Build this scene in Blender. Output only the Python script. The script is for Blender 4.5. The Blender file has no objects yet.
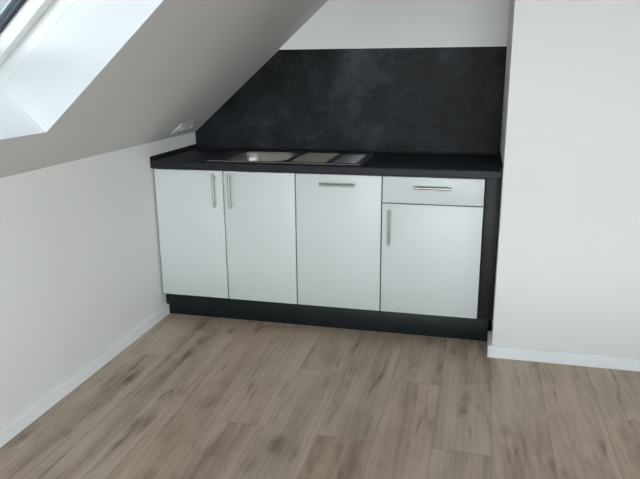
import bpy, bmesh, math, random
from mathutils import Vector, Matrix
random.seed(7)
SC = bpy.context.scene
COL = SC.collection

# ---------------------------------------------------------------- dimensions (metres)
XR = 1.836          # right side of the kitchen recess
HK = 0.997          # top of the knee wall
ANG = math.radians(41.1); T = math.tan(ANG)
ZC = 2.45           # flat ceiling
YB, YF = 0.0, -5.6  # kitchen wall, wall behind the viewer
XE = 4.75           # far side wall
YS = -0.710         # front of the right wall
XC = (ZC - HK) / T  # where slope meets the flat ceiling
WT = 0.90           # worktop height

# ---------------------------------------------------------------- materials
def nt(name):
    m = bpy.data.materials.new(name); m.use_nodes = True
    t = m.node_tree; b = t.nodes['Principled BSDF']
    return m, t, b
def node(t, typ, **kw):
    n = t.nodes.new(typ)
    for k, v in kw.items(): setattr(n, k, v)
    return n
def ramp(t, stops):
    r = node(t, 'ShaderNodeValToRGB')
    e = r.color_ramp.elements
    while len(e) < len(stops): e.new(0.5)
    for i, (p, c) in enumerate(stops):
        e[i].position = p; e[i].color = (*c, 1)
    return r
def noise(t, scale, detail=4, rough=.55, vec=None, dist=0):
    n = node(t, 'ShaderNodeTexNoise')
    n.inputs['Scale'].default_value = scale; n.inputs['Detail'].default_value = detail
    n.inputs['Roughness'].default_value = rough; n.inputs['Distortion'].default_value = dist
    if vec is not None: t.links.new(vec, n.inputs['Vector'])
    return n
def bump(t, b, h, strength, dist=.001):
    bp = node(t, 'ShaderNodeBump'); bp.inputs['Strength'].default_value = strength
    bp.inputs['Distance'].default_value = dist
    t.links.new(h, bp.inputs['Height']); t.links.new(bp.outputs['Normal'], b.inputs['Normal'])

def mat_plain(name, rgb, rough=.5, metal=0, var=.04, scale=6, bmp=0, bscale=200, spec=.5):
    m, t, b = nt(name)
    tc = node(t, 'ShaderNodeTexCoord')
    n = noise(t, scale, 3, .5, tc.outputs['Object'])
    lo = tuple(c*(1-var) for c in rgb); hi = tuple(min(1, c*(1+var)) for c in rgb)
    r = ramp(t, [(.3, lo), (.7, hi)])
    t.links.new(n.outputs['Fac'], r.inputs['Fac']); t.links.new(r.outputs['Color'], b.inputs['Base Color'])
    b.inputs['Roughness'].default_value = rough; b.inputs['Metallic'].default_value = metal
    b.inputs['Specular IOR Level'].default_value = spec
    if bmp:
        n2 = noise(t, bscale, 3, .6, tc.outputs['Object']); bump(t, b, n2.outputs['Fac'], bmp)
    return m

M = {}
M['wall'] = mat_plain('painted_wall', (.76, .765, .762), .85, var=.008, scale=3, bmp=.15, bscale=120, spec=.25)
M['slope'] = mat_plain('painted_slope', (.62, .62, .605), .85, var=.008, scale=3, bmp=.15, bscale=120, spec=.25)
M['lining'] = mat_plain('skylight_lining', (.80, .82, .84), .6, var=.006, scale=3, spec=.3)
M['base'] = mat_plain('baseboard_white', (.85, .885, .915), .4, var=.01)
M['front'] = mat_plain('cabinet_front_white', (.625, .665, .67), .38, var=.012, scale=4, spec=.4)
M['carcass'] = mat_plain('carcass_gap_shade', (.06, .07, .075), .6, var=.03)  # shadow of the door gaps put into the carcass colour
M['plinth'] = mat_plain('plinth_black', (.009, .013, .015), .45, var=.15, scale=9, spec=.3)
M['filler'] = mat_plain('filler_anthracite', (.0105, .0115, .013), .5, var=.2, scale=9, spec=.3)
M['profile'] = mat_plain('black_profile', (.009, .010, .013), .5, var=.1, spec=.3)
M['steel'] = mat_plain('brushed_steel', (.55, .54, .52), .28, 1, var=.05, scale=60)
M['handle'] = mat_plain('handle_steel', (.50, .49, .475), .32, 1, var=.04, scale=80)
M['deck'] = mat_plain('polished_steel', (.50, .50, .49), .13, 1, var=.05, scale=60)
M['drain'] = mat_plain('ribbed_steel', (.36, .37, .37), .34, 1, var=.05, scale=60)
M['tray'] = mat_plain('matt_steel', (.33, .31, .27), .6, .25, var=.06, scale=50)
M['plastic'] = mat_plain('outlet_white', (.54, .54, .53), .35, var=.01)
M['slot'] = mat_plain('outlet_hole_dark', (.03, .03, .03), .6)
M['wframe'] = mat_plain('window_frame_white', (.86, .88, .88), .3, var=.01)
M['gasket'] = mat_plain('gasket_dark', (.03, .035, .04), .5)
M['alu'] = mat_plain('aluminium_cladding', (.35, .42, .50), .35, .7, var=.03)
M['seal'] = mat_plain('acrylic_joint', (.78, .78, .77), .5, var=.01)

SPL = (62.9, 22.1, 35.7)  # places slate clouds so colour carries a lit middle and shaded ends
# worktop: dark slate laminate with fine grain along the run
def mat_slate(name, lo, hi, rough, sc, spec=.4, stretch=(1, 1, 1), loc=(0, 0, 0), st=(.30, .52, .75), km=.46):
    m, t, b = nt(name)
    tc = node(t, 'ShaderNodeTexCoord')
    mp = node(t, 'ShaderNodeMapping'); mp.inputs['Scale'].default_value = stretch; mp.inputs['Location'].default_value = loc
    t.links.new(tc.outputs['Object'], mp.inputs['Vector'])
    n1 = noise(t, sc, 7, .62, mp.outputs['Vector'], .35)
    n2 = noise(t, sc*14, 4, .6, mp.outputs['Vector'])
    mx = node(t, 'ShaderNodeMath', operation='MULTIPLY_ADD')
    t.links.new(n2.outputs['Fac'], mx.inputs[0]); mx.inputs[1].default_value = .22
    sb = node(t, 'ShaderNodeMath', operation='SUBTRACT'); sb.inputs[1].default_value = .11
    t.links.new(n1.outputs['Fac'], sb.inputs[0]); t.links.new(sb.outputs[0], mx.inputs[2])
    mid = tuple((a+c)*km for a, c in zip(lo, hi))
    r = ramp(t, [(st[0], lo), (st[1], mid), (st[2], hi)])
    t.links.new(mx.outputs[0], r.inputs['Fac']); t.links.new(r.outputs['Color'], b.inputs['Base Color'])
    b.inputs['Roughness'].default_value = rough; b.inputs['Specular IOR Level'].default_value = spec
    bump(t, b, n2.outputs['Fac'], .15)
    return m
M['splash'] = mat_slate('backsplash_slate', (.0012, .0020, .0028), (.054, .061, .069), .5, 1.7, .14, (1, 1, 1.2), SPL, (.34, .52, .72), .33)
M['worktop'] = mat_slate('worktop_slate', (.0095, .011, .0155), (.022, .0245, .033), .5, 7, .25, (1, 2, 3))

# window glass: clear pane with a faint mirror
def mat_glass():
    m, t, b = nt('window_glass')
    t.nodes.remove(b)
    tr = node(t, 'ShaderNodeBsdfTransparent'); tr.inputs['Color'].default_value = (.97, .98, .98, 1)
    gl = node(t, 'ShaderNodeBsdfGlossy'); gl.inputs['Roughness'].default_value = .03
    mx = node(t, 'ShaderNodeMixShader')
    mx.inputs[0].default_value = .04; t.links.new(tr.outputs[0], mx.inputs[1]); t.links.new(gl.outputs[0], mx.inputs[2])
    t.links.new(mx.outputs[0], t.nodes['Material Output'].inputs['Surface'])
    return m
M['glass'] = mat_glass()

# oak planks: UV holds metres inside the plank, attributes hold the plank's random tone and size
def mat_floor():
    m, t, b = nt('oak_plank_floor')
    L = t.links.new
    uv = node(t, 'ShaderNodeUVMap', uv_map='UVMap')
    rnd = node(t, 'ShaderNodeAttribute', attribute_name='plank_rand')
    dim = node(t, 'ShaderNodeAttribute', attribute_name='plank_dim')
    sr = node(t, 'ShaderNodeSeparateColor'); L(rnd.outputs['Color'], sr.inputs[0])
    off = node(t, 'ShaderNodeVectorMath', operation='MULTIPLY_ADD')
    L(rnd.outputs['Vector'], off.inputs[0]); off.inputs[1].default_value = (37, 53, 29)
    L(uv.outputs['UV'], off.inputs[2])
    def stretched(sx, sy):
        mp = node(t, 'ShaderNodeMapping'); mp.inputs['Scale'].default_value = (sx, sy, 1)
        L(off.outputs[0], mp.inputs['Vector']); return mp.outputs['Vector']
    broad = noise(t, 1.0, 4, .55, stretched(9, .8), .5)        # broad tone bands
    grain = noise(t, 1.0, 6, .65, stretched(34, 1.2), .35)       # streaky grain
    fine = noise(t, 1.0, 4, .7, stretched(260, 14), .2)         # pores
    # cathedral figure
    wv = node(t, 'ShaderNodeTexWave', wave_type='RINGS', rings_direction='Z')
    wv.inputs['Scale'].default_value = 2.3; wv.inputs['Distortion'].default_value = 5.5
    wv.inputs['Detail'].default_value = 3; wv.inputs['Detail Scale'].default_value = 1.2
    L(stretched(5, .8), wv.inputs['Vector'])
    # knots
    vo = node(t, 'ShaderNodeTexVoronoi', feature='F1'); vo.inputs['Scale'].default_value = 1
    vo.inputs['Randomness'].default_value = 1
    nd = noise(t, 14, 3, .6, off.outputs[0])
    ad = node(t, 'ShaderNodeVectorMath', operation='MULTIPLY_ADD')
    L(nd.outputs['Color'], ad.inputs[0]); ad.inputs[1].default_value = (.35, .35, 0); L(stretched(7, 3.0), ad.inputs[2])
    L(ad.outputs[0], vo.inputs['Vector'])
    kr = ramp(t, [(.0, (1, 1, 1)), (.075, (.55, .55, .55)), (.26, (0, 0, 0))]); L(vo.outputs['Distance'], kr.inputs['Fac'])
    # dark cracks / streaks
    st = noise(t, 1.0, 3, .5, stretched(22, 2.0), 1.2)
    sk = ramp(t, [(.60, (0, 0, 0)), (.76, (1, 1, 1))]); L(st.outputs['Fac'], sk.inputs['Fac'])
    def mul(a, k):
        n = node(t, 'ShaderNodeMath', operation='MULTIPLY'); L(a, n.inputs[0]); n.inputs[1].default_value = k; return n.outputs[0]
    def add(a, c, op='ADD'):
        n = node(t, 'ShaderNodeMath', operation=op); L(a, n.inputs[0])
        if isinstance(c, (int, float)): n.inputs[1].default_value = c
        else: L(c, n.inputs[1])
        return n.outputs[0]
    v = add(mul(broad.outputs['Fac'], 1.15), mul(grain.outputs['Fac'], .17))
    blot = noise(t, 5.0, 5, .6, off.outputs[0], .8)
    v = add(v, mul(blot.outputs['Fac'], .42))
    v = add(v, mul(fine.outputs['Fac'], .14))
    v = add(v, mul(wv.outputs['Fac'], .07))
    v = add(v, mul(sr.outputs[0], .09))
    v = add(v, mul(kr.outputs['Color'], .42), 'SUBTRACT')
    v = add(v, mul(sk.outputs['Color'], .36), 'SUBTRACT')
    v = add(v, .40, 'SUBTRACT')
    cr = ramp(t, [(.05, (.110, .076, .055)), (.30, (.275, .207, .160)), (.52, (.415, .330, .262)), (.80, (.560, .462, .380))])
    L(v, cr.inputs['Fac'])
    # slight hue difference from plank to plank
    hs = node(t, 'ShaderNodeHueSaturation')
    hm = node(t, 'ShaderNodeMapRange'); L(sr.outputs[1], hm.inputs[0]); hm.inputs[3].default_value = 1.0; hm.inputs[4].default_value = 1.18
    L(hm.outputs[0], hs.inputs['Saturation']); L(cr.outputs['Color'], hs.inputs['Color'])
    # seams: distance to the plank border
    su = node(t, 'ShaderNodeSeparateXYZ'); L(uv.outputs['UV'], su.inputs[0])
    sd = node(t, 'ShaderNodeSeparateXYZ'); L(dim.outputs['Vector'], sd.inputs[0])
    def edge(o, d):
        a = node(t, 'ShaderNodeMath', operation='SUBTRACT'); L(d, a.inputs[0]); L(o, a.inputs[1])
        return add(o, a.outputs[0], 'MINIMUM')
    e = add(edge(su.outputs[0], sd.outputs[0]), edge(su.outputs[1], sd.outputs[1]), 'MINIMUM')
    em = node(t, 'ShaderNodeMapRange'); L(e, em.inputs[0]); em.inputs[1].default_value = .0003; em.inputs[2].default_value = .0024
    em.inputs[3].default_value = .72; em.inputs[4].default_value = 1
    mm = node(t, 'ShaderNodeVectorMath', operation='SCALE'); L(hs.outputs['Color'], mm.inputs[0]); L(em.outputs[0], mm.inputs['Scale'])
    L(mm.outputs[0], b.inputs['Base Color'])
    b.inputs['Roughness'].default_value = .52; b.inputs['Specular IOR Level'].default_value = .35
    bump(t, b, grain.outputs['Fac'], .12)
    return m
M['floor'] = mat_floor()

# ---------------------------------------------------------------- helpers
def box(bm, x0, x1, y0, y1, z0, z1, bev=0, seg=2):
    r = bmesh.ops.create_cube(bm, size=1, matrix=Matrix.Translation(((x0+x1)/2, (y0+y1)/2, (z0+z1)/2)) @ Matrix.Diagonal((x1-x0, y1-y0, z1-z0, 1)))
    if bev:
        es = list({e for v in r['verts'] for e in v.link_edges})
        bmesh.ops.bevel(bm, geom=es, offset=bev, segments=seg, affect='EDGES', profile=.5)
def tube(bm, p, q, r, n=16, cap=True):
    p, q = Vector(p), Vector(q); d = q-p
    mtx = Matrix.Translation((p+q)/2) @ d.to_track_quat('Z', 'Y').to_matrix().to_4x4()
    bmesh.ops.create_cone(bm, cap_ends=cap, segments=n, radius1=r, radius2=r, depth=d.length, matrix=mtx)
def mesh(name, bm, m, parent=None, smooth=True, loc=None):
    bmesh.ops.recalc_face_normals(bm, faces=bm.faces)
    me = bpy.data.meshes.new(name); bm.to_mesh(me); bm.free()
    for k in (m if isinstance(m, list) else [m]): me.materials.append(k)
    if smooth:
        me.polygons.foreach_set('use_smooth', [True]*len(me.polygons))
        me.set_sharp_from_angle(angle=math.radians(35))
    o = bpy.data.objects.new(name, me); COL.objects.link(o)
    if parent is not None: o.parent = parent
    return o
def tag(o, label=None, cat=None, group=None, kind=None):
    if label: o['label'] = label
    if cat: o['category'] = cat
    if group: o['group'] = group
    if kind: o['kind'] = kind
    return o
def empty(name, loc=(0, 0, 0)):
    o = bpy.data.objects.new(name, None); COL.objects.link(o); o.location = loc; o.empty_display_size = .05
    return o
def local(o):   # children are modelled in world coordinates: shift their meshes to the parent's base
    for c in o.children:
        c.data.transform(Matrix.Translation(-o.location))
        for g in c.children: g.data.transform(Matrix.Translation(-o.location))
def rrect(x0, x1, y0, y1, r, z, n=6):
    pts = []
    for cx, cy, a in ((x1-r, y1-r, 0), (x0+r, y1-r, 90), (x0+r, y0+r, 180), (x1-r, y0+r, 270)):
        for k in range(n+1):
            t = math.radians(a+90*k/n); pts.append((cx+r*math.cos(t), cy+r*math.sin(t), z))
    return pts
def loop(bm, pts): return [bm.verts.new(p) for p in pts]
def bridge(bm, a, b):
    n = len(a)
    for i in range(n): bm.faces.new((a[i], a[(i+1) % n], b[(i+1) % n], b[i]))
def fill(bm, loops):
    es = []
    for l in loops:
        for i in range(len(l)):
            es.append(bm.edges.get((l[i], l[(i+1) % len(l)])) or bm.edges.new((l[i], l[(i+1) % len(l)])))
    bmesh.ops.triangle_fill(bm, use_beauty=True, use_dissolve=False, edges=es)
def prism(bm, poly, axis, a, b):   # polygon extruded along an axis ('x': poly in y,z; 'y': poly in x,z)
    f = (lambda u, v, w: (w, u, v)) if axis == 'x' else (lambda u, v, w: (u, w, v))
    A = [bm.verts.new(f(u, v, a)) for u, v in poly]; B = [bm.verts.new(f(u, v, b)) for u, v in poly]
    bm.faces.new(A); bm.faces.new(B)
    bridge(bm, A, B)

# slope coordinates: s up the slope from the knee wall, d outward through the roof
SL = Vector((math.cos(ANG), 0, math.sin(ANG))); OUT = Vector((-math.sin(ANG), 0, math.cos(ANG)))
X0_ = 0
def SP(s, y, d=0): return Vector((X0_, y, HK)) + SL*s + OUT*d
def sbox(bm, s0, s1, y0, y1, d0, d1, bev=0):
    vs = [bm.verts.new(SP(s, y, d)) for s in (s0, s1) for y in (y0, y1) for d in (d0, d1)]
    q = [(0, 1, 3, 2), (4, 6, 7, 5), (0, 4, 5, 1), (2, 3, 7, 6), (0, 2, 6, 4), (1, 5, 7, 3)]
    fs = [bm.faces.new([vs[i] for i in f]) for f in q]
    if bev:
        es = list({e for f in fs for e in f.edges})
        bmesh.ops.bevel(bm, geom=es, offset=bev, segments=2, affect='EDGES', profile=.5)

# ---------------------------------------------------------------- floor
bm = bmesh.new()
uvl = bm.loops.layers.uv.new('UVMap')
cr = bm.loops.layers.float_color.new('plank_rand'); cd = bm.loops.layers.float_color.new('plank_dim')
PW, PL = .22, 1.52
joints = {8: -1.075, 7: -1.585, 6: -1.05, 5: -1.575, 9: -1.575, 4: -2.10, 3: -2.25, 2: -1.075, 10: -2.05, 11: -2.2, 12: -1.20}
x0 = 1.83 - 10*PW    # left edge of plank 0
tones = {(7, 0): .85, (7, 1): .12, (8, 0): .35, (8, 1): .75, (6, 0): .7, (6, 1): .95, (5, 0): .9, (5, 1): .3, (9, 0): .6, (9, 1): .4,
         (4, 0): .75, (3, 0): .45, (2, 0): .3, (2, 1): .55, (10, 0): .1, (11, 0): .2, (12, 0): .25, (12, 1): .6}
for i in range(-1, 24):
    xa, xb = x0+i*PW, x0+(i+1)*PW
    xa, xb = max(xa, 0.0), min(xb, XE)
    if xb-xa < .005: continue
    u0 = xa-(x0+i*PW)
    j = joints.get(i, -random.uniform(.2, 1.5))
    while j < 0: j += PL
    k = 0; y1 = j
    first_vis = None
    while y1 > YF:
        ya = y1-PL
        a, b_ = max(ya, YF), min(y1, 0.0)
        if b_-a > .004:
            key = None
            if i in joints: key = (i, 0 if y1 > joints[i]+.01 else 1)
            rr = (tones.get(key, random.random()) if key and ya > -3.2 else random.random(), random.random(), random.random(), 1)
            vs = [bm.verts.new(p) for p in ((xa, a, 0), (xb, a, 0), (xb, b_, 0), (xa, b_, 0))]
            f = bm.faces.new(vs)
            for lp, uvc in zip(f.loops, ((u0, a-ya), (u0+xb-xa, a-ya), (u0+xb-xa, b_-ya), (u0, b_-ya))):
                lp[uvl].uv = uvc; lp[cr] = rr; lp[cd] = (PW, PL, 0, 1)
        y1 -= PL
nf = len(bm.faces)
box(bm, -.3, XE+.3, YF-.3, .3, -.2, -.002)
fl = mesh('floor', bm, M['floor'], smooth=False); tag(fl, kind='structure')

# ---------------------------------------------------------------- walls and ceiling
def struct(name, bm, m, smooth=False, parent=None):
    o = mesh(name, bm, m, parent, smooth)
    if parent is None: tag(o, kind='structure')
    return o
bm = bmesh.new(); prism(bm, [(-.3, 0), (0, 0), (0, HK), (-.3, HK)], 'y', YF, 0); struct('wall_left', bm, M['wall'])
bm = bmesh.new(); box(bm, -.3, XE+.3, 0, .25, 0, ZC+.3); struct('wall_back', bm, M['wall'])
bm = bmesh.new(); prism(bm, [(XR, 0), (XE, 0), (XE, HK), (XE-XC, ZC), (XR, ZC)], 'y', YS, 0); struct('wall_right', bm, M['wall'])
# far side wall with a window opening
def wall_with_hole(name, axis, w0, w1, a0, a1, z1, ha0, ha1, hz0, hz1):
    bm = bmesh.new()
    for (p0, p1, q0, q1) in ((a0, ha0, 0, z1), (ha1, a1, 0, z1), (ha0, ha1, 0, hz0), (ha0, ha1, hz1, z1)):
        if q1-q0 < .01: continue
        if axis == 'x': box(bm, w0, w1, p0, p1, q0, q1)
        else: box(bm, p0, p1, w0, w1, q0, q1)
    return struct(name, bm, M['wall'])
bm = bmesh.new(); prism(bm, [(XE, 0), (XE+.3, 0), (XE+.3, HK), (XE, HK)], 'y', YF, 0); struct('wall_side', bm, M['wall'])
W3 = (.75, 3.75, .15, 2.36)
wall_with_hole('wall_front', 'y', YF-.25, YF, -.3, XE+.25, ZC+.2, *W3)

# sloped ceilings with skylight reveals, and the flat ceiling
SK = dict(s0=.258, s1=1.42, y0=-2.50, y1=-1.690)
SD = .34
S1 = (ZC-HK)/math.sin(ANG)
FD = .212     # depth where the lining meets the window frame
y_in0, y_in1 = SK['y0']+.024, SK['y1']-.024
def slope(name, holes):      # holes: list of (y0, y1, inner y0, inner y1) from rear to kitchen
    yk, yk2 = [YF], [YF]
    for h in holes: yk += h[:2]; yk2 += (h[2]-.03, h[3]+.03)
    yk.append(0); yk2.append(0)
    bm = bmesh.new()
    a0 = [0, SK['s0'], SK['s1'], S1]; a1 = [-.16, SK['s0']-.03, SK['s1']+.02, S1+.10]
    g0 = [[bm.verts.new(SP(s, y, 0)) for y in yk] for s in a0]
    g1 = [[bm.verts.new(SP(s, y, SD)) for y in yk2] for s in a1]
    n = len(yk)
    for a in range(3):
        for b_ in range(n-1):
            if a == 1 and b_ % 2 == 1:
                hl = [(1, b_), (2, b_), (2, b_+1), (1, b_+1)]
                h = holes[(b_-1)//2]
                L0 = [g0[a_][c] for a_, c in hl]; L3 = [g1[a_][c] for a_, c in hl]
                ss = (SK['s0'], SK['s1']-.01, SK['s1']-.01, SK['s0']); yy = (h[2], h[2], h[3], h[3])
                L1 = [bm.verts.new(SP(u, v, FD)) for u, v in zip(ss, yy)]
                du = (-.03, .03, .03, -.03); dv = (-.03, -.03, .03, .03)
                L2 = [bm.verts.new(SP(u+p, v+q, FD)) for u, v, p, q in zip(ss, yy, du, dv)]
                k0 = len(bm.faces); bridge(bm, L0, L1); bridge(bm, L1, L2); bridge(bm, L2, L3)
                bm.faces.ensure_lookup_table()
                for f in bm.faces[k0:]: f.material_index = 1
                continue
            bm.faces.new((g0[a][b_], g0[a+1][b_], g0[a+1][b_+1], g0[a][b_+1]))
            bm.faces.new((g1[a][b_], g1[a][b_+1], g1[a+1][b_+1], g1[a+1][b_]))
    per = [(i, 0) for i in range(4)]+[(3, j) for j in range(1, n)]+[(i, n-1) for i in (2, 1, 0)]+[(0, j) for j in range(n-2, 0, -1)]
    for i in range(len(per)):
        p, q = per[i], per[(i+1) % len(per)]
        bm.faces.new((g0[p[0]][p[1]], g0[q[0]][q[1]], g1[q[0]][q[1]], g1[p[0]][p[1]]))
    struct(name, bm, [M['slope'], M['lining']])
H1 = (SK['y0'], SK['y1'], y_in0, y_in1)
def hol(y): return (y-.405, y+.405, y-.381, y+.381)
LEFT = [hol(-4.5), H1]
RIGHT = [hol(-4.75), hol(-3.75), hol(-2.75)]
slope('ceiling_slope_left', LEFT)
def side(k):
    global SL, OUT, X0_
    if k == 'L': X0_ = 0; SL = Vector((math.cos(ANG), 0, math.sin(ANG))); OUT = Vector((-math.sin(ANG), 0, math.cos(ANG)))
    else: X0_ = XE; SL = Vector((-math.cos(ANG), 0, math.sin(ANG))); OUT = Vector((math.sin(ANG), 0, math.cos(ANG)))
side('R'); slope('ceiling_slope_right', RIGHT); side('L')
bm = bmesh.new(); box(bm, XC, XE-XC, YF, 0, ZC, ZC+.25); struct('ceiling', bm, M['wall'])

# ---------------------------------------------------------------- skylight
def ring(bm, s0, s1, y0, y1, w, d0, d1, bev=.002):
    sbox(bm, s0, s0+w, y0, y1, d0, d1, bev); sbox(bm, s1-w, s1, y0, y1, d0, d1, bev)
    sbox(bm, s0+w, s1-w, y0, y0+w, d0, d1, bev); sbox(bm, s0+w, s1-w, y1-w, y1, d0, d1, bev)
def skylight(name, yi0, yi1):
    win = empty(name, SP(.8, (yi0+yi1)/2, .2)); tag(win, kind='structure')
    bm = bmesh.new(); A, B = SK['s0'], SK['s1']-.01
    def rg(i, w, d0, d1, bev=.001):      # ring whose outer edge lies i inside the lining
        bm = bmesh.new(); ring(bm, A+i, B-i, yi0+i, yi1-i, w, d0, d1, bev); return bm
    mesh('window_frame', rg(-.028, .0285, FD+.0005, .330), M['wframe'], win)
    mesh('frame_gasket', rg(.0012, .0035, .272, .320, 0), M['gasket'], win)
    mesh('window_sash', rg(.0050, .0400, .262, .322, .003), M['wframe'], win)
    mesh('glazing_gasket', rg(.0455, .0165, .311, .317, .001), M['gasket'], win)
    mesh('glazing_edge', rg(.0455, .0400, .326, .334, .001), M['alu'], win)
    bm = bmesh.new(); sbox(bm, A+.046, B-.046, yi0+.046, yi1-.046, .318, .324); mesh('window_pane', bm, M['glass'], win)
    sb_ = B; ya, yb = yi0, yi1
    # opening bar along the top of the sash
    bm = bmesh.new(); tube(bm, SP(sb_-.025, ya+.06, .235), SP(sb_-.025, yb-.06, .235), .009)
    for yy in (ya+.08, yb-.08): tube(bm, SP(sb_-.025, yy, .235), SP(sb_-.025, yy, .2625), .006)
    mesh('opening_bar', bm, M['alu'], win)
    local(win)
skylight('window_1', y_in0, y_in1)
skylight('window_2', *LEFT[0][2:])
side('R')
for k, h in enumerate(RIGHT): skylight(('window_3', 'window_4', 'window_6')[k], *h[2:])
side('L')

# windows behind and beside the viewer
def window(name, axis, w, a0, a1, z0, z1, mullions):
    e = empty(name, (w, (a0+a1)/2, z0) if axis == 'x' else ((a0+a1)/2, w, z0)); tag(e, kind='structure')
    def bx(bm, p0, p1, q0, q1, d0, d1, bev=.004):
        if axis == 'x': box(bm, w+d0, w+d1, p0, p1, q0, q1, bev)
        else: box(bm, p0, p1, w-d1, w-d0, q0, q1, bev)
    bm = bmesh.new(); f = .06
    bx(bm, a0, a0+f, z0, z1, .10, .17); bx(bm, a1-f, a1, z0, z1, .10, .17)
    bx(bm, a0+f, a1-f, z0, z0+f, .10, .17); bx(bm, a0+f, a1-f, z1-f, z1, .10, .17)
    mesh('window_frame', bm, M['wframe'], e)
    n = mullions+1; pw = (a1-a0-2*f)/n
    for k in range(n):
        p0 = a0+f+k*pw+.003; p1 = p0+pw-.006; q0 = z0+f+.003; q1 = z1-f-.003; g = .065
        bm = bmesh.new()
        bx(bm, p0, p0+g, q0, q1, .085, .15); bx(bm, p1-g, p1, q0, q1, .085, .15)
        bx(bm, p0+g, p1-g, q0, q0+g, .085, .15); bx(bm, p0+g, p1-g, q1-g, q1, .085, .15)
        s = mesh('window_sash', bm, M['wframe'], e)
        bm = bmesh.new(); bx(bm, p0+g-.005, p1-g+.005, q0+g-.005, q1-g+.005, .115, .121, 0)
        mesh('window_pane', bm, M['glass'], s)
        bm = bmesh.new()
        zc = (q0+q1)/2; pc = p1-g/2
        bx(bm, pc-.012, pc+.012, zc-.03, zc+.03, .075, .0845, .003); bx(bm, pc-.009, pc+.009, zc-.12, zc+.01, .05, .062, .004)
        bx(bm, pc-.007, pc+.007, zc-.007, zc+.007, .060, .077, 0)
        mesh('window_handle', bm, M['handle'], s)
    local(e)
window('window_5', 'y', YF, *W3, 2)

# ---------------------------------------------------------------- baseboards
BH, BT = .060, .019
def bprof(sgn=1): return [(0, 0), (sgn*BT, 0), (sgn*BT, BH-.006), (sgn*(BT-.002), BH-.002), (sgn*(BT-.006), BH), (0, BH)]
bm = bmesh.new(); prism(bm, bprof(), 'y', YF, -.540); struct('baseboard_left', bm, M['base'])
# right wall: one mitred run round the corner and into the recess
bm = bmesh.new()
pr = bprof()
secs = []
for (px, py, dx, dy) in ((XR, -.540, -1, 0), (XR, YS, -1, -1), (XE, YS, 0, -1)):
    secs.append([bm.verts.new((px+dx*u, py+dy*u, z)) for u, z in pr])
bm.faces.new(secs[0]); bm.faces.new(secs[-1])
bridge(bm, secs[0], secs[1]); bridge(bm, secs[1], secs[2])
struct('baseboard_right', bm, M['base'])
bm = bmesh.new(); prism(bm, [(XE-a, b) for a, b in pr], 'y', YF, YS-BT); struct('baseboard_side', bm, M['base'])
bm = bmesh.new(); prism(bm, [(YF+a, b) for a, b in pr], 'x', BT, XE-BT); struct('baseboard_front', bm, M['base'])

# ---------------------------------------------------------------- kitchen cabinets
YD = -.587; DT = .018; DB, DTOP = .140, .856; CB = YD+DT+.002
G = .0030
def handle(parent, p, q):   # bar with two posts, parallel to the front
    bm = bmesh.new()
    p, q = Vector(p), Vector(q); d = (q-p).normalized()
    y = YD-.030
    P, Q = Vector((p.x, y, p.z)), Vector((q.x, y, q.z))
    tube(bm, P, Q, .0072)
    for a in (P+d*.022, Q-d*.022):
        tube(bm, a+Vector((0, .003, 0)), Vector((a.x, YD-.0006, a.z)), .0052, 12)
    return mesh('handle', bm, M['handle'], parent)
def front(parent, name, xa, xb, za, zb):
    bm = bmesh.new(); box(bm, xa+G, xb-G, YD, YD+DT, za, zb, .0012, 2)
    return mesh(name, bm, M['front'], parent)
def carcass(parent, xa, xb, shelf=None, open_top=False):
    bm = bmesh.new(); t = .016; yb = -.03
    box(bm, xa+.001, xa+t, CB, yb, DB, .860); box(bm, xb-t, xb-.001, CB, yb, DB, .860)
    box(bm, xa+t, xb-t, CB, yb, DB, DB+t); box(bm, xa+t, xb-t, yb-.006, yb, DB+t, .860)
    if not open_top: box(bm, xa+t, xb-t, CB, yb-.006, .860-t, .860)
    if shelf: box(bm, xa+t, xb-t, CB+.02, yb-.006, shelf, shelf+t)
    return mesh('cabinet_body', bm, M['carcass'], parent, smooth=False)
X1, X2, X3, X4 = .4108, .8093, 1.2607, 1.7602
XA = .0105
sc_ = empty('base_cabinet', (.41, -.3, DB)); tag(sc_, 'wide white base cabinet with two tall doors under the sink, leftmost beside the left wall', 'cabinet', 'white base cabinets under the worktop')
carcass(sc_, XA, X2, open_top=True)
d = front(sc_, 'door', XA, X1, DB, DTOP); handle(d, (.366, 0, .660), (.366, 0, .842))
d = front(sc_, 'door', X1, X2, DB, DTOP); handle(d, (.456, 0, .660), (.456, 0, .842))
local(sc_)
dw = empty('base_cabinet', ((X2+X3)/2, -.3, DB)); tag(dw, 'white kitchen unit with one undivided front and horizontal handle, between sink doors and drawer unit', 'cabinet', 'white base cabinets under the worktop')
carcass(dw, X2, X3)
d = front(dw, 'door', X2, X3, DB, DTOP); handle(d, (.946, 0, .808), (1.128, 0, .808))
local(dw)
dc = empty('base_cabinet', ((X3+X4)/2, -.3, DB)); tag(dc, 'white base cabinet with a drawer above a single door, rightmost of the row', 'cabinet', 'white base cabinets under the worktop')
carcass(dc, X3, X4, shelf=.43)
d = front(dc, 'drawer', X3, X4, .7235, DTOP); handle(d, (1.419, 0, .808), (1.603, 0, .808))
d = front(dc, 'door', X3, X4, DB, .7185); handle(d, (1.303, 0, .510), (1.303, 0, .692))
local(dc)
bm = bmesh.new(); box(bm, X4+.0025, XR-.001, YD+.012, YD+.030, .136, .8615, .0008); box(bm, X4+.0025, X4+.018, YD+.030, -.03, .140, .8615)
tag(mesh('filler_panel', bm, M['filler']), 'narrow vertical anthracite filler panel between drawer cabinet and right wall', 'panel')
bm = bmesh.new(); box(bm, .001, XR-.0195, -.538, -.522, 0, .1355, .0008)
for x in (.15, .6, 1.0, 1.5): tube(bm, (x, -.49, 0), (x, -.49, .1385), .016); tube(bm, (x, -.10, 0), (x, -.10, .1385), .016); box(bm, x-.02, x+.02, -.522, -.48, .05, .07)
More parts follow.
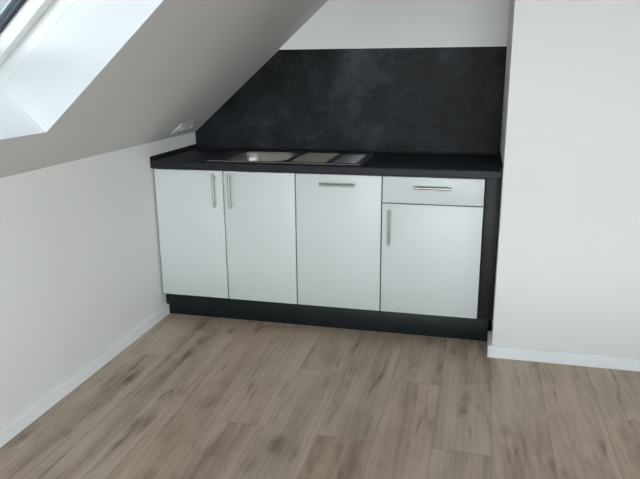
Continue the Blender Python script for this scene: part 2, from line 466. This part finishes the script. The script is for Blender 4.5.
tag(mesh('plinth', bm, M['plinth']), 'long black plinth board along the floor under the white cabinets', 'plinth')

# ---------------------------------------------------------------- worktop with sink cut-out and wall profile
SX0, SX1, SY0, SY1 = .292, 1.150, -.540, -.100
HX0, HX1, HY0, HY1 = SX0+.015, SX1-.015, SY0+.015, SY1-.015
wt = empty('worktop', (XR/2, -.3, WT-.038)); tag(wt, 'dark slate grey worktop running wall to wall over the cabinets', 'worktop')
bm = bmesh.new()
def ringpts(z, ins=0):
    return [(.0005, -.6+ins, z), (XR-.0005, -.6+ins, z), (XR-.0005, -.0005, z), (.0005, -.0005, z)]
lv = [(WT-.038, .0025), (WT-.0355, 0), (WT-.004, 0), (WT-.0012, .0012), (WT, .004)]
ls = [loop(bm, ringpts(z, i)) for z, i in lv]
for a, b_ in zip(ls, ls[1:]): bridge(bm, a, b_)
h0 = loop(bm, rrect(HX0, HX1, HY0, HY1, .02, WT-.038)); h1 = loop(bm, rrect(HX0, HX1, HY0, HY1, .02, WT))
bridge(bm, h0, h1); fill(bm, [ls[0], h0]); fill(bm, [ls[-1], h1])
mesh('worktop_slab', bm, M['worktop'], wt)
bm = bmesh.new()
h = .024
prism(bm, [(.0008, WT+.0002), (.016, WT+.0002), (.014, WT+.004), (.006, WT+h-.002), (.0008, WT+h)], 'y', -.598, -.0115)
prism(bm, [(XR-.0008, WT+.0002), (XR-.016, WT+.0002), (XR-.014, WT+.004), (XR-.006, WT+h-.002), (XR-.0008, WT+h)], 'y', -.598, -.0115)
prism(bm, [(-.0112, WT+.0002), (-.018, WT+.0002), (-.017, WT+.003), (-.014, WT+.008), (-.0112, WT+.009)], 'x', .016, XR-.016)
tag(mesh('wall_profile', bm, M['profile'], wt), 'black sealing strip along the walls')
local(wt)

# ---------------------------------------------------------------- backsplash
ZS = 1.480
def xs(z): return (z-HK)/T
bm = bmesh.new()
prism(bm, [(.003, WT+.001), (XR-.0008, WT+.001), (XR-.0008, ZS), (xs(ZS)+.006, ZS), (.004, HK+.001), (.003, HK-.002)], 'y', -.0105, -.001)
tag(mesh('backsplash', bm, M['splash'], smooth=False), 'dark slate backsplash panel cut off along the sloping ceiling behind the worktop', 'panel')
bm = bmesh.new()
prism(bm, [(xs(ZS)+.004, ZS+.0005), (XR-.001, ZS+.0005), (XR-.001, ZS+.005), (xs(ZS+.005)+.001, ZS+.005)], 'y', -.010, -.0005)
o = mesh('trim_1', bm, M['seal']); tag(o, kind='structure')

# ---------------------------------------------------------------- sink
sk = empty('sink', ((SX0+SX1)/2, (SY0+SY1)/2, WT)); tag(sk, 'stainless steel inset sink with drainboard on the dark worktop', 'sink')
bm = bmesh.new()
o0 = loop(bm, rrect(SX0, SX1, SY0, SY1, .035, WT+.0004)); o1 = loop(bm, rrect(SX0+.002, SX1-.002, SY0+.002, SY1-.002, .033, WT+.0045))
o2 = loop(bm, rrect(SX0+.010, SX1-.010, SY0+.010, SY1-.010, .027, WT+.0050)); o3 = loop(bm, rrect(SX0+.016, SX1-.016, SY0+.016, SY1-.016, .023, WT+.0020))
bridge(bm, o0, o1); bridge(bm, o1, o2); bridge(bm, o2, o3)
BX = (.372, .722, -.500, -.130, .085); TX = (.752, .955, -.495, -.135, .03); RX = (.962, 1.122, -.495, -.135, .02)
def hole_loop(bm, R_, z, i=0): return loop(bm, rrect(R_[0]+i, R_[1]-i, R_[2]+i, R_[3]-i, max(.004, R_[4]-i), z))
hb, ht, hr = hole_loop(bm, BX, WT+.002), hole_loop(bm, TX, WT+.002), hole_loop(bm, RX, WT+.002)
fill(bm, [o3, hb, ht, hr])
mesh('sink_deck', bm, M['deck'], sk)
bm = bmesh.new()
prev = hole_loop(bm, BX, WT+.002)
for i, z in ((.003, .0005), (.006, -.004), (.012, -.06), (.020, -.12), (.030, -.142), (.048, -.152)):
    cur = hole_loop(bm, BX, WT+z, i); bridge(bm, prev, cur); prev = cur
cx, cy = (BX[0]+BX[1])/2, (BX[2]+BX[3])/2
n = len(prev)
def circ(bm, r, z): 
    return loop(bm, [(cx+r*math.cos(math.atan2(v.co.y-cy, v.co.x-cx)), cy+r*math.sin(math.atan2(v.co.y-cy, v.co.x-cx)), z) for v in prev])
c1 = circ(bm, .050, WT-.156); bridge(bm, prev, c1)
bl = mesh('bowl', bm, M['steel'], sk)
bm = bmesh.new()
for r0, r1, z0, z1 in ((.049, .044, -.1555, -.158), (.044, .040, -.158, -.168), (.040, .012, -.168, -.170), (.012, .0, -.166, -.165)):
    bmesh.ops.create_cone(bm, cap_ends=False, segments=32, radius1=r1 if r1 else .0005, radius2=r0, depth=abs(z0-z1), matrix=Matrix.Translation((cx, cy, WT+(z0+z1)/2)))
tag(mesh('drain', bm, M['steel'], bl), 'round drain with strainer')
def tray(R_, depth, rib_axis, m, lab):
    bm = bmesh.new()
    a = hole_loop(bm, R_, WT+.002); b_ = hole_loop(bm, R_, WT+.002-depth*.5, .003); c = hole_loop(bm, R_, WT+.002-depth, .008)
    bridge(bm, a, b_); bridge(bm, b_, c); fill(bm, [c])
    z = WT+.002-depth
    if rib_axis == 'x':
        k = R_[2]+.035
        while k < R_[3]-.02:
            box(bm, R_[0]+.02, R_[1]-.02, k-.005, k+.005, z-.0005, z+.0025, .0012); k += .030
    o = mesh('drainboard', bm, m, sk); tag(o, lab)
    return o
tray(TX, .004, 'x', M['tray'], 'paler matt middle section of the drainboard')
tray(RX, .004, 'x', M['drain'], 'darker ribbed right section of the drainboard')
local(sk)

# ---------------------------------------------------------------- triple outlet on the slope
ou = empty('power_outlet', SP(.094, -.298, 0)); tag(ou, 'white triple power outlet strip on the sloping ceiling above the left end of the worktop', 'outlet')
bm = bmesh.new()
y0, y1, s0, s1 = -.411, -.185, .053, .134
sbox(bm, s0, s1, y0, y1, -.0095, -.0004, .003)
mesh('outlet_frame', bm, M['plastic'], ou)
rot = Matrix((SL, Vector((0, 1, 0)), OUT)).transposed().to_4x4()
for k in range(3):
    yc = y0+.0425+k*.0705; scn = (s0+s1)/2
    bm = bmesh.new()
    outer = [SP(scn+a, yc+b_, -.0125) for a, b_, _ in rrect(-.0275, .0275, -.0275, .0275, .004, 0, 5)]
    low = [SP(scn+a*1.02, yc+b_*1.02, -.0088) for a, b_, _ in rrect(-.0275, .0275, -.0275, .0275, .004, 0, 5)]
    L0, L1 = loop(bm, low), loop(bm, outer); bridge(bm, L0, L1)
    def cc(r, d, n=24): return loop(bm, [SP(scn+r*math.cos(2*math.pi*q/n), yc+r*math.sin(2*math.pi*q/n), d) for q in range(n)])
    a = cc(.0205, -.0125); b_ = cc(.0200, .010); fill(bm, [L1, a]); bridge(bm, a, b_); fill(bm, [b_])
    so = mesh('socket', bm, M['plastic'], ou)
    bm = bmesh.new()
    for yy in (-.0095, .0095): tube(bm, SP(scn, yc+yy, .0085), SP(scn, yc+yy, .0098), .003, 12)
    mesh('contact_hole', bm, M['slot'], so)
local(ou)

# ---------------------------------------------------------------- daylight
SKY, GLOW, EAST = .68, 39.0, 18.0  # sky level, added rear glow, added right-hand boost for the left wall
w = bpy.data.worlds.new('sky'); SC.world = w; w.use_nodes = True
t = w.node_tree; bg = t.nodes['Background']
tc = node(t, 'ShaderNodeTexCoord'); sp = node(t, 'ShaderNodeSeparateXYZ'); t.links.new(tc.outputs['Generated'], sp.inputs[0])
mr = node(t, 'ShaderNodeMapRange'); mr.inputs[1].default_value = -1; mr.inputs[2].default_value = 1
t.links.new(sp.outputs['Z'], mr.inputs[0])
r = ramp(t, [(.0, (.30, .28, .25)), (.49, (.36, .34, .31)), (.51, (.90, .95, 1.0)), (.72, (.60, .84, 1.04)), (1.0, (.42, .76, 1.10))])
t.links.new(mr.outputs[0], r.inputs['Fac'])
# added glow low in the sky behind the viewer, shaped to light the room
sd = Vector((.02, -.99, .08)).normalized()
dt = node(t, 'ShaderNodeVectorMath', operation='DOT_PRODUCT'); t.links.new(tc.outputs['Generated'], dt.inputs[0]); dt.inputs[1].default_value = sd
gl = ramp(t, [(.0, (0, 0, 0)), (.45, (.05, .052, .054)), (.80, (.42, .44, .45)), (1.0, (.94, .995, 1.03))])
t.links.new(dt.outputs['Value'], gl.inputs['Fac'])
up_ = node(t, 'ShaderNodeMapRange'); t.links.new(sp.outputs['Z'], up_.inputs[0]); up_.inputs[1].default_value = -.06; up_.inputs[2].default_value = .0
dn_ = node(t, 'ShaderNodeMapRange', interpolation_type='SMOOTHSTEP'); t.links.new(sp.outputs['Z'], dn_.inputs[0])
dn_.inputs[1].default_value = .02; dn_.inputs[2].default_value = .24; dn_.inputs[3].default_value = 1; dn_.inputs[4].default_value = .0
ud = node(t, 'ShaderNodeMath', operation='MULTIPLY'); t.links.new(up_.outputs[0], ud.inputs[0]); t.links.new(dn_.outputs[0], ud.inputs[1])
ms = node(t, 'ShaderNodeVectorMath', operation='SCALE'); t.links.new(gl.outputs['Color'], ms.inputs[0]); t.links.new(ud.outputs[0], ms.inputs['Scale'])
mg = node(t, 'ShaderNodeVectorMath', operation='MULTIPLY_ADD'); t.links.new(ms.outputs[0], mg.inputs[0]); mg.inputs[1].default_value = (GLOW,)*3
sx = node(t, 'ShaderNodeMapRange'); t.links.new(sp.outputs['X'], sx.inputs[0]); sx.inputs[1].default_value = .25; sx.inputs[2].default_value = .85
sx.inputs[3].default_value = 1; sx.inputs[4].default_value = EAST
sw = node(t, 'ShaderNodeMapRange'); t.links.new(sp.outputs['X'], sw.inputs[0]); sw.inputs[1].default_value = .2; sw.inputs[2].default_value = .5
wm = node(t, 'ShaderNodeMix', data_type='RGBA'); t.links.new(sw.outputs[0], wm.inputs[0]); t.links.new(r.outputs['Color'], wm.inputs[6]); wm.inputs[7].default_value = (.88, .91, .90, 1)
sm = node(t, 'ShaderNodeVectorMath', operation='SCALE'); t.links.new(wm.outputs[2], sm.inputs[0]); t.links.new(sx.outputs[0], sm.inputs['Scale'])
t.links.new(sm.outputs[0], mg.inputs[2]); t.links.new(mg.outputs[0], bg.inputs['Color'])
bg.inputs['Strength'].default_value = SKY
def portal(name, loc, direction, sx, sy):
    l = bpy.data.lights.new(name, 'AREA'); l.shape = 'RECTANGLE'; l.size = sx; l.size_y = sy
    l.cycles.is_portal = True
    o = bpy.data.objects.new(name, l); COL.objects.link(o); o.location = loc
    z = -Vector(direction).normalized()
    y = Vector((0, 1, 0)) if abs(z.y) < .9 else Vector((0, 0, 1))
    x = y.cross(z).normalized(); y = z.cross(x)
    o.rotation_euler = Matrix((x, y, z)).transposed().to_euler()
def roof_portals(hs):
    for h in hs: portal('daylight_skylight', SP((SK['s0']+SK['s1'])/2, (h[2]+h[3])/2, SD+.03), -OUT, 1.16, .76)
roof_portals(LEFT); side('R'); roof_portals(RIGHT); side('L')
portal('daylight_front', ((W3[0]+W3[1])/2, YF-.28, (W3[2]+W3[3])/2), (0, 1, 0), W3[1]-W3[0], W3[3]-W3[2])

# ---------------------------------------------------------------- camera
cam = bpy.data.cameras.new('camera'); co = bpy.data.objects.new('camera', cam); COL.objects.link(co)
yw, pt, rl = map(math.radians, (14.0352, 15.2247, -.52))
fw = Vector((-math.sin(yw)*math.cos(pt), math.cos(yw)*math.cos(pt), -math.sin(pt)))
rt = Vector((math.cos(yw), math.sin(yw), 0)); up = rt.cross(fw)
rt2 = rt*math.cos(rl)+up*math.sin(rl); up2 = -rt*math.sin(rl)+up*math.cos(rl)
co.matrix_world = Matrix.Translation((1.7274, -3.7403, 1.3962)) @ Matrix((rt2, up2, -fw)).transposed().to_4x4()
cam.sensor_width = 36; cam.sensor_fit = 'HORIZONTAL'; cam.lens = 643.77*36/640; cam.clip_start = .02; cam.clip_end = 200
SC.camera = co

SC.view_settings.view_transform = 'Standard'; SC.view_settings.look = 'None'
SC.view_settings.exposure = 0.05; SC.view_settings.gamma = 1; SC.view_settings.use_curve_mapping = False
SC.cycles.max_bounces = 12; SC.cycles.diffuse_bounces = 8; SC.cycles.glossy_bounces = 4; SC.cycles.transparent_max_bounces = 8
SC.cycles.use_denoising = True
SC.cycles.sample_clamp_indirect = 6
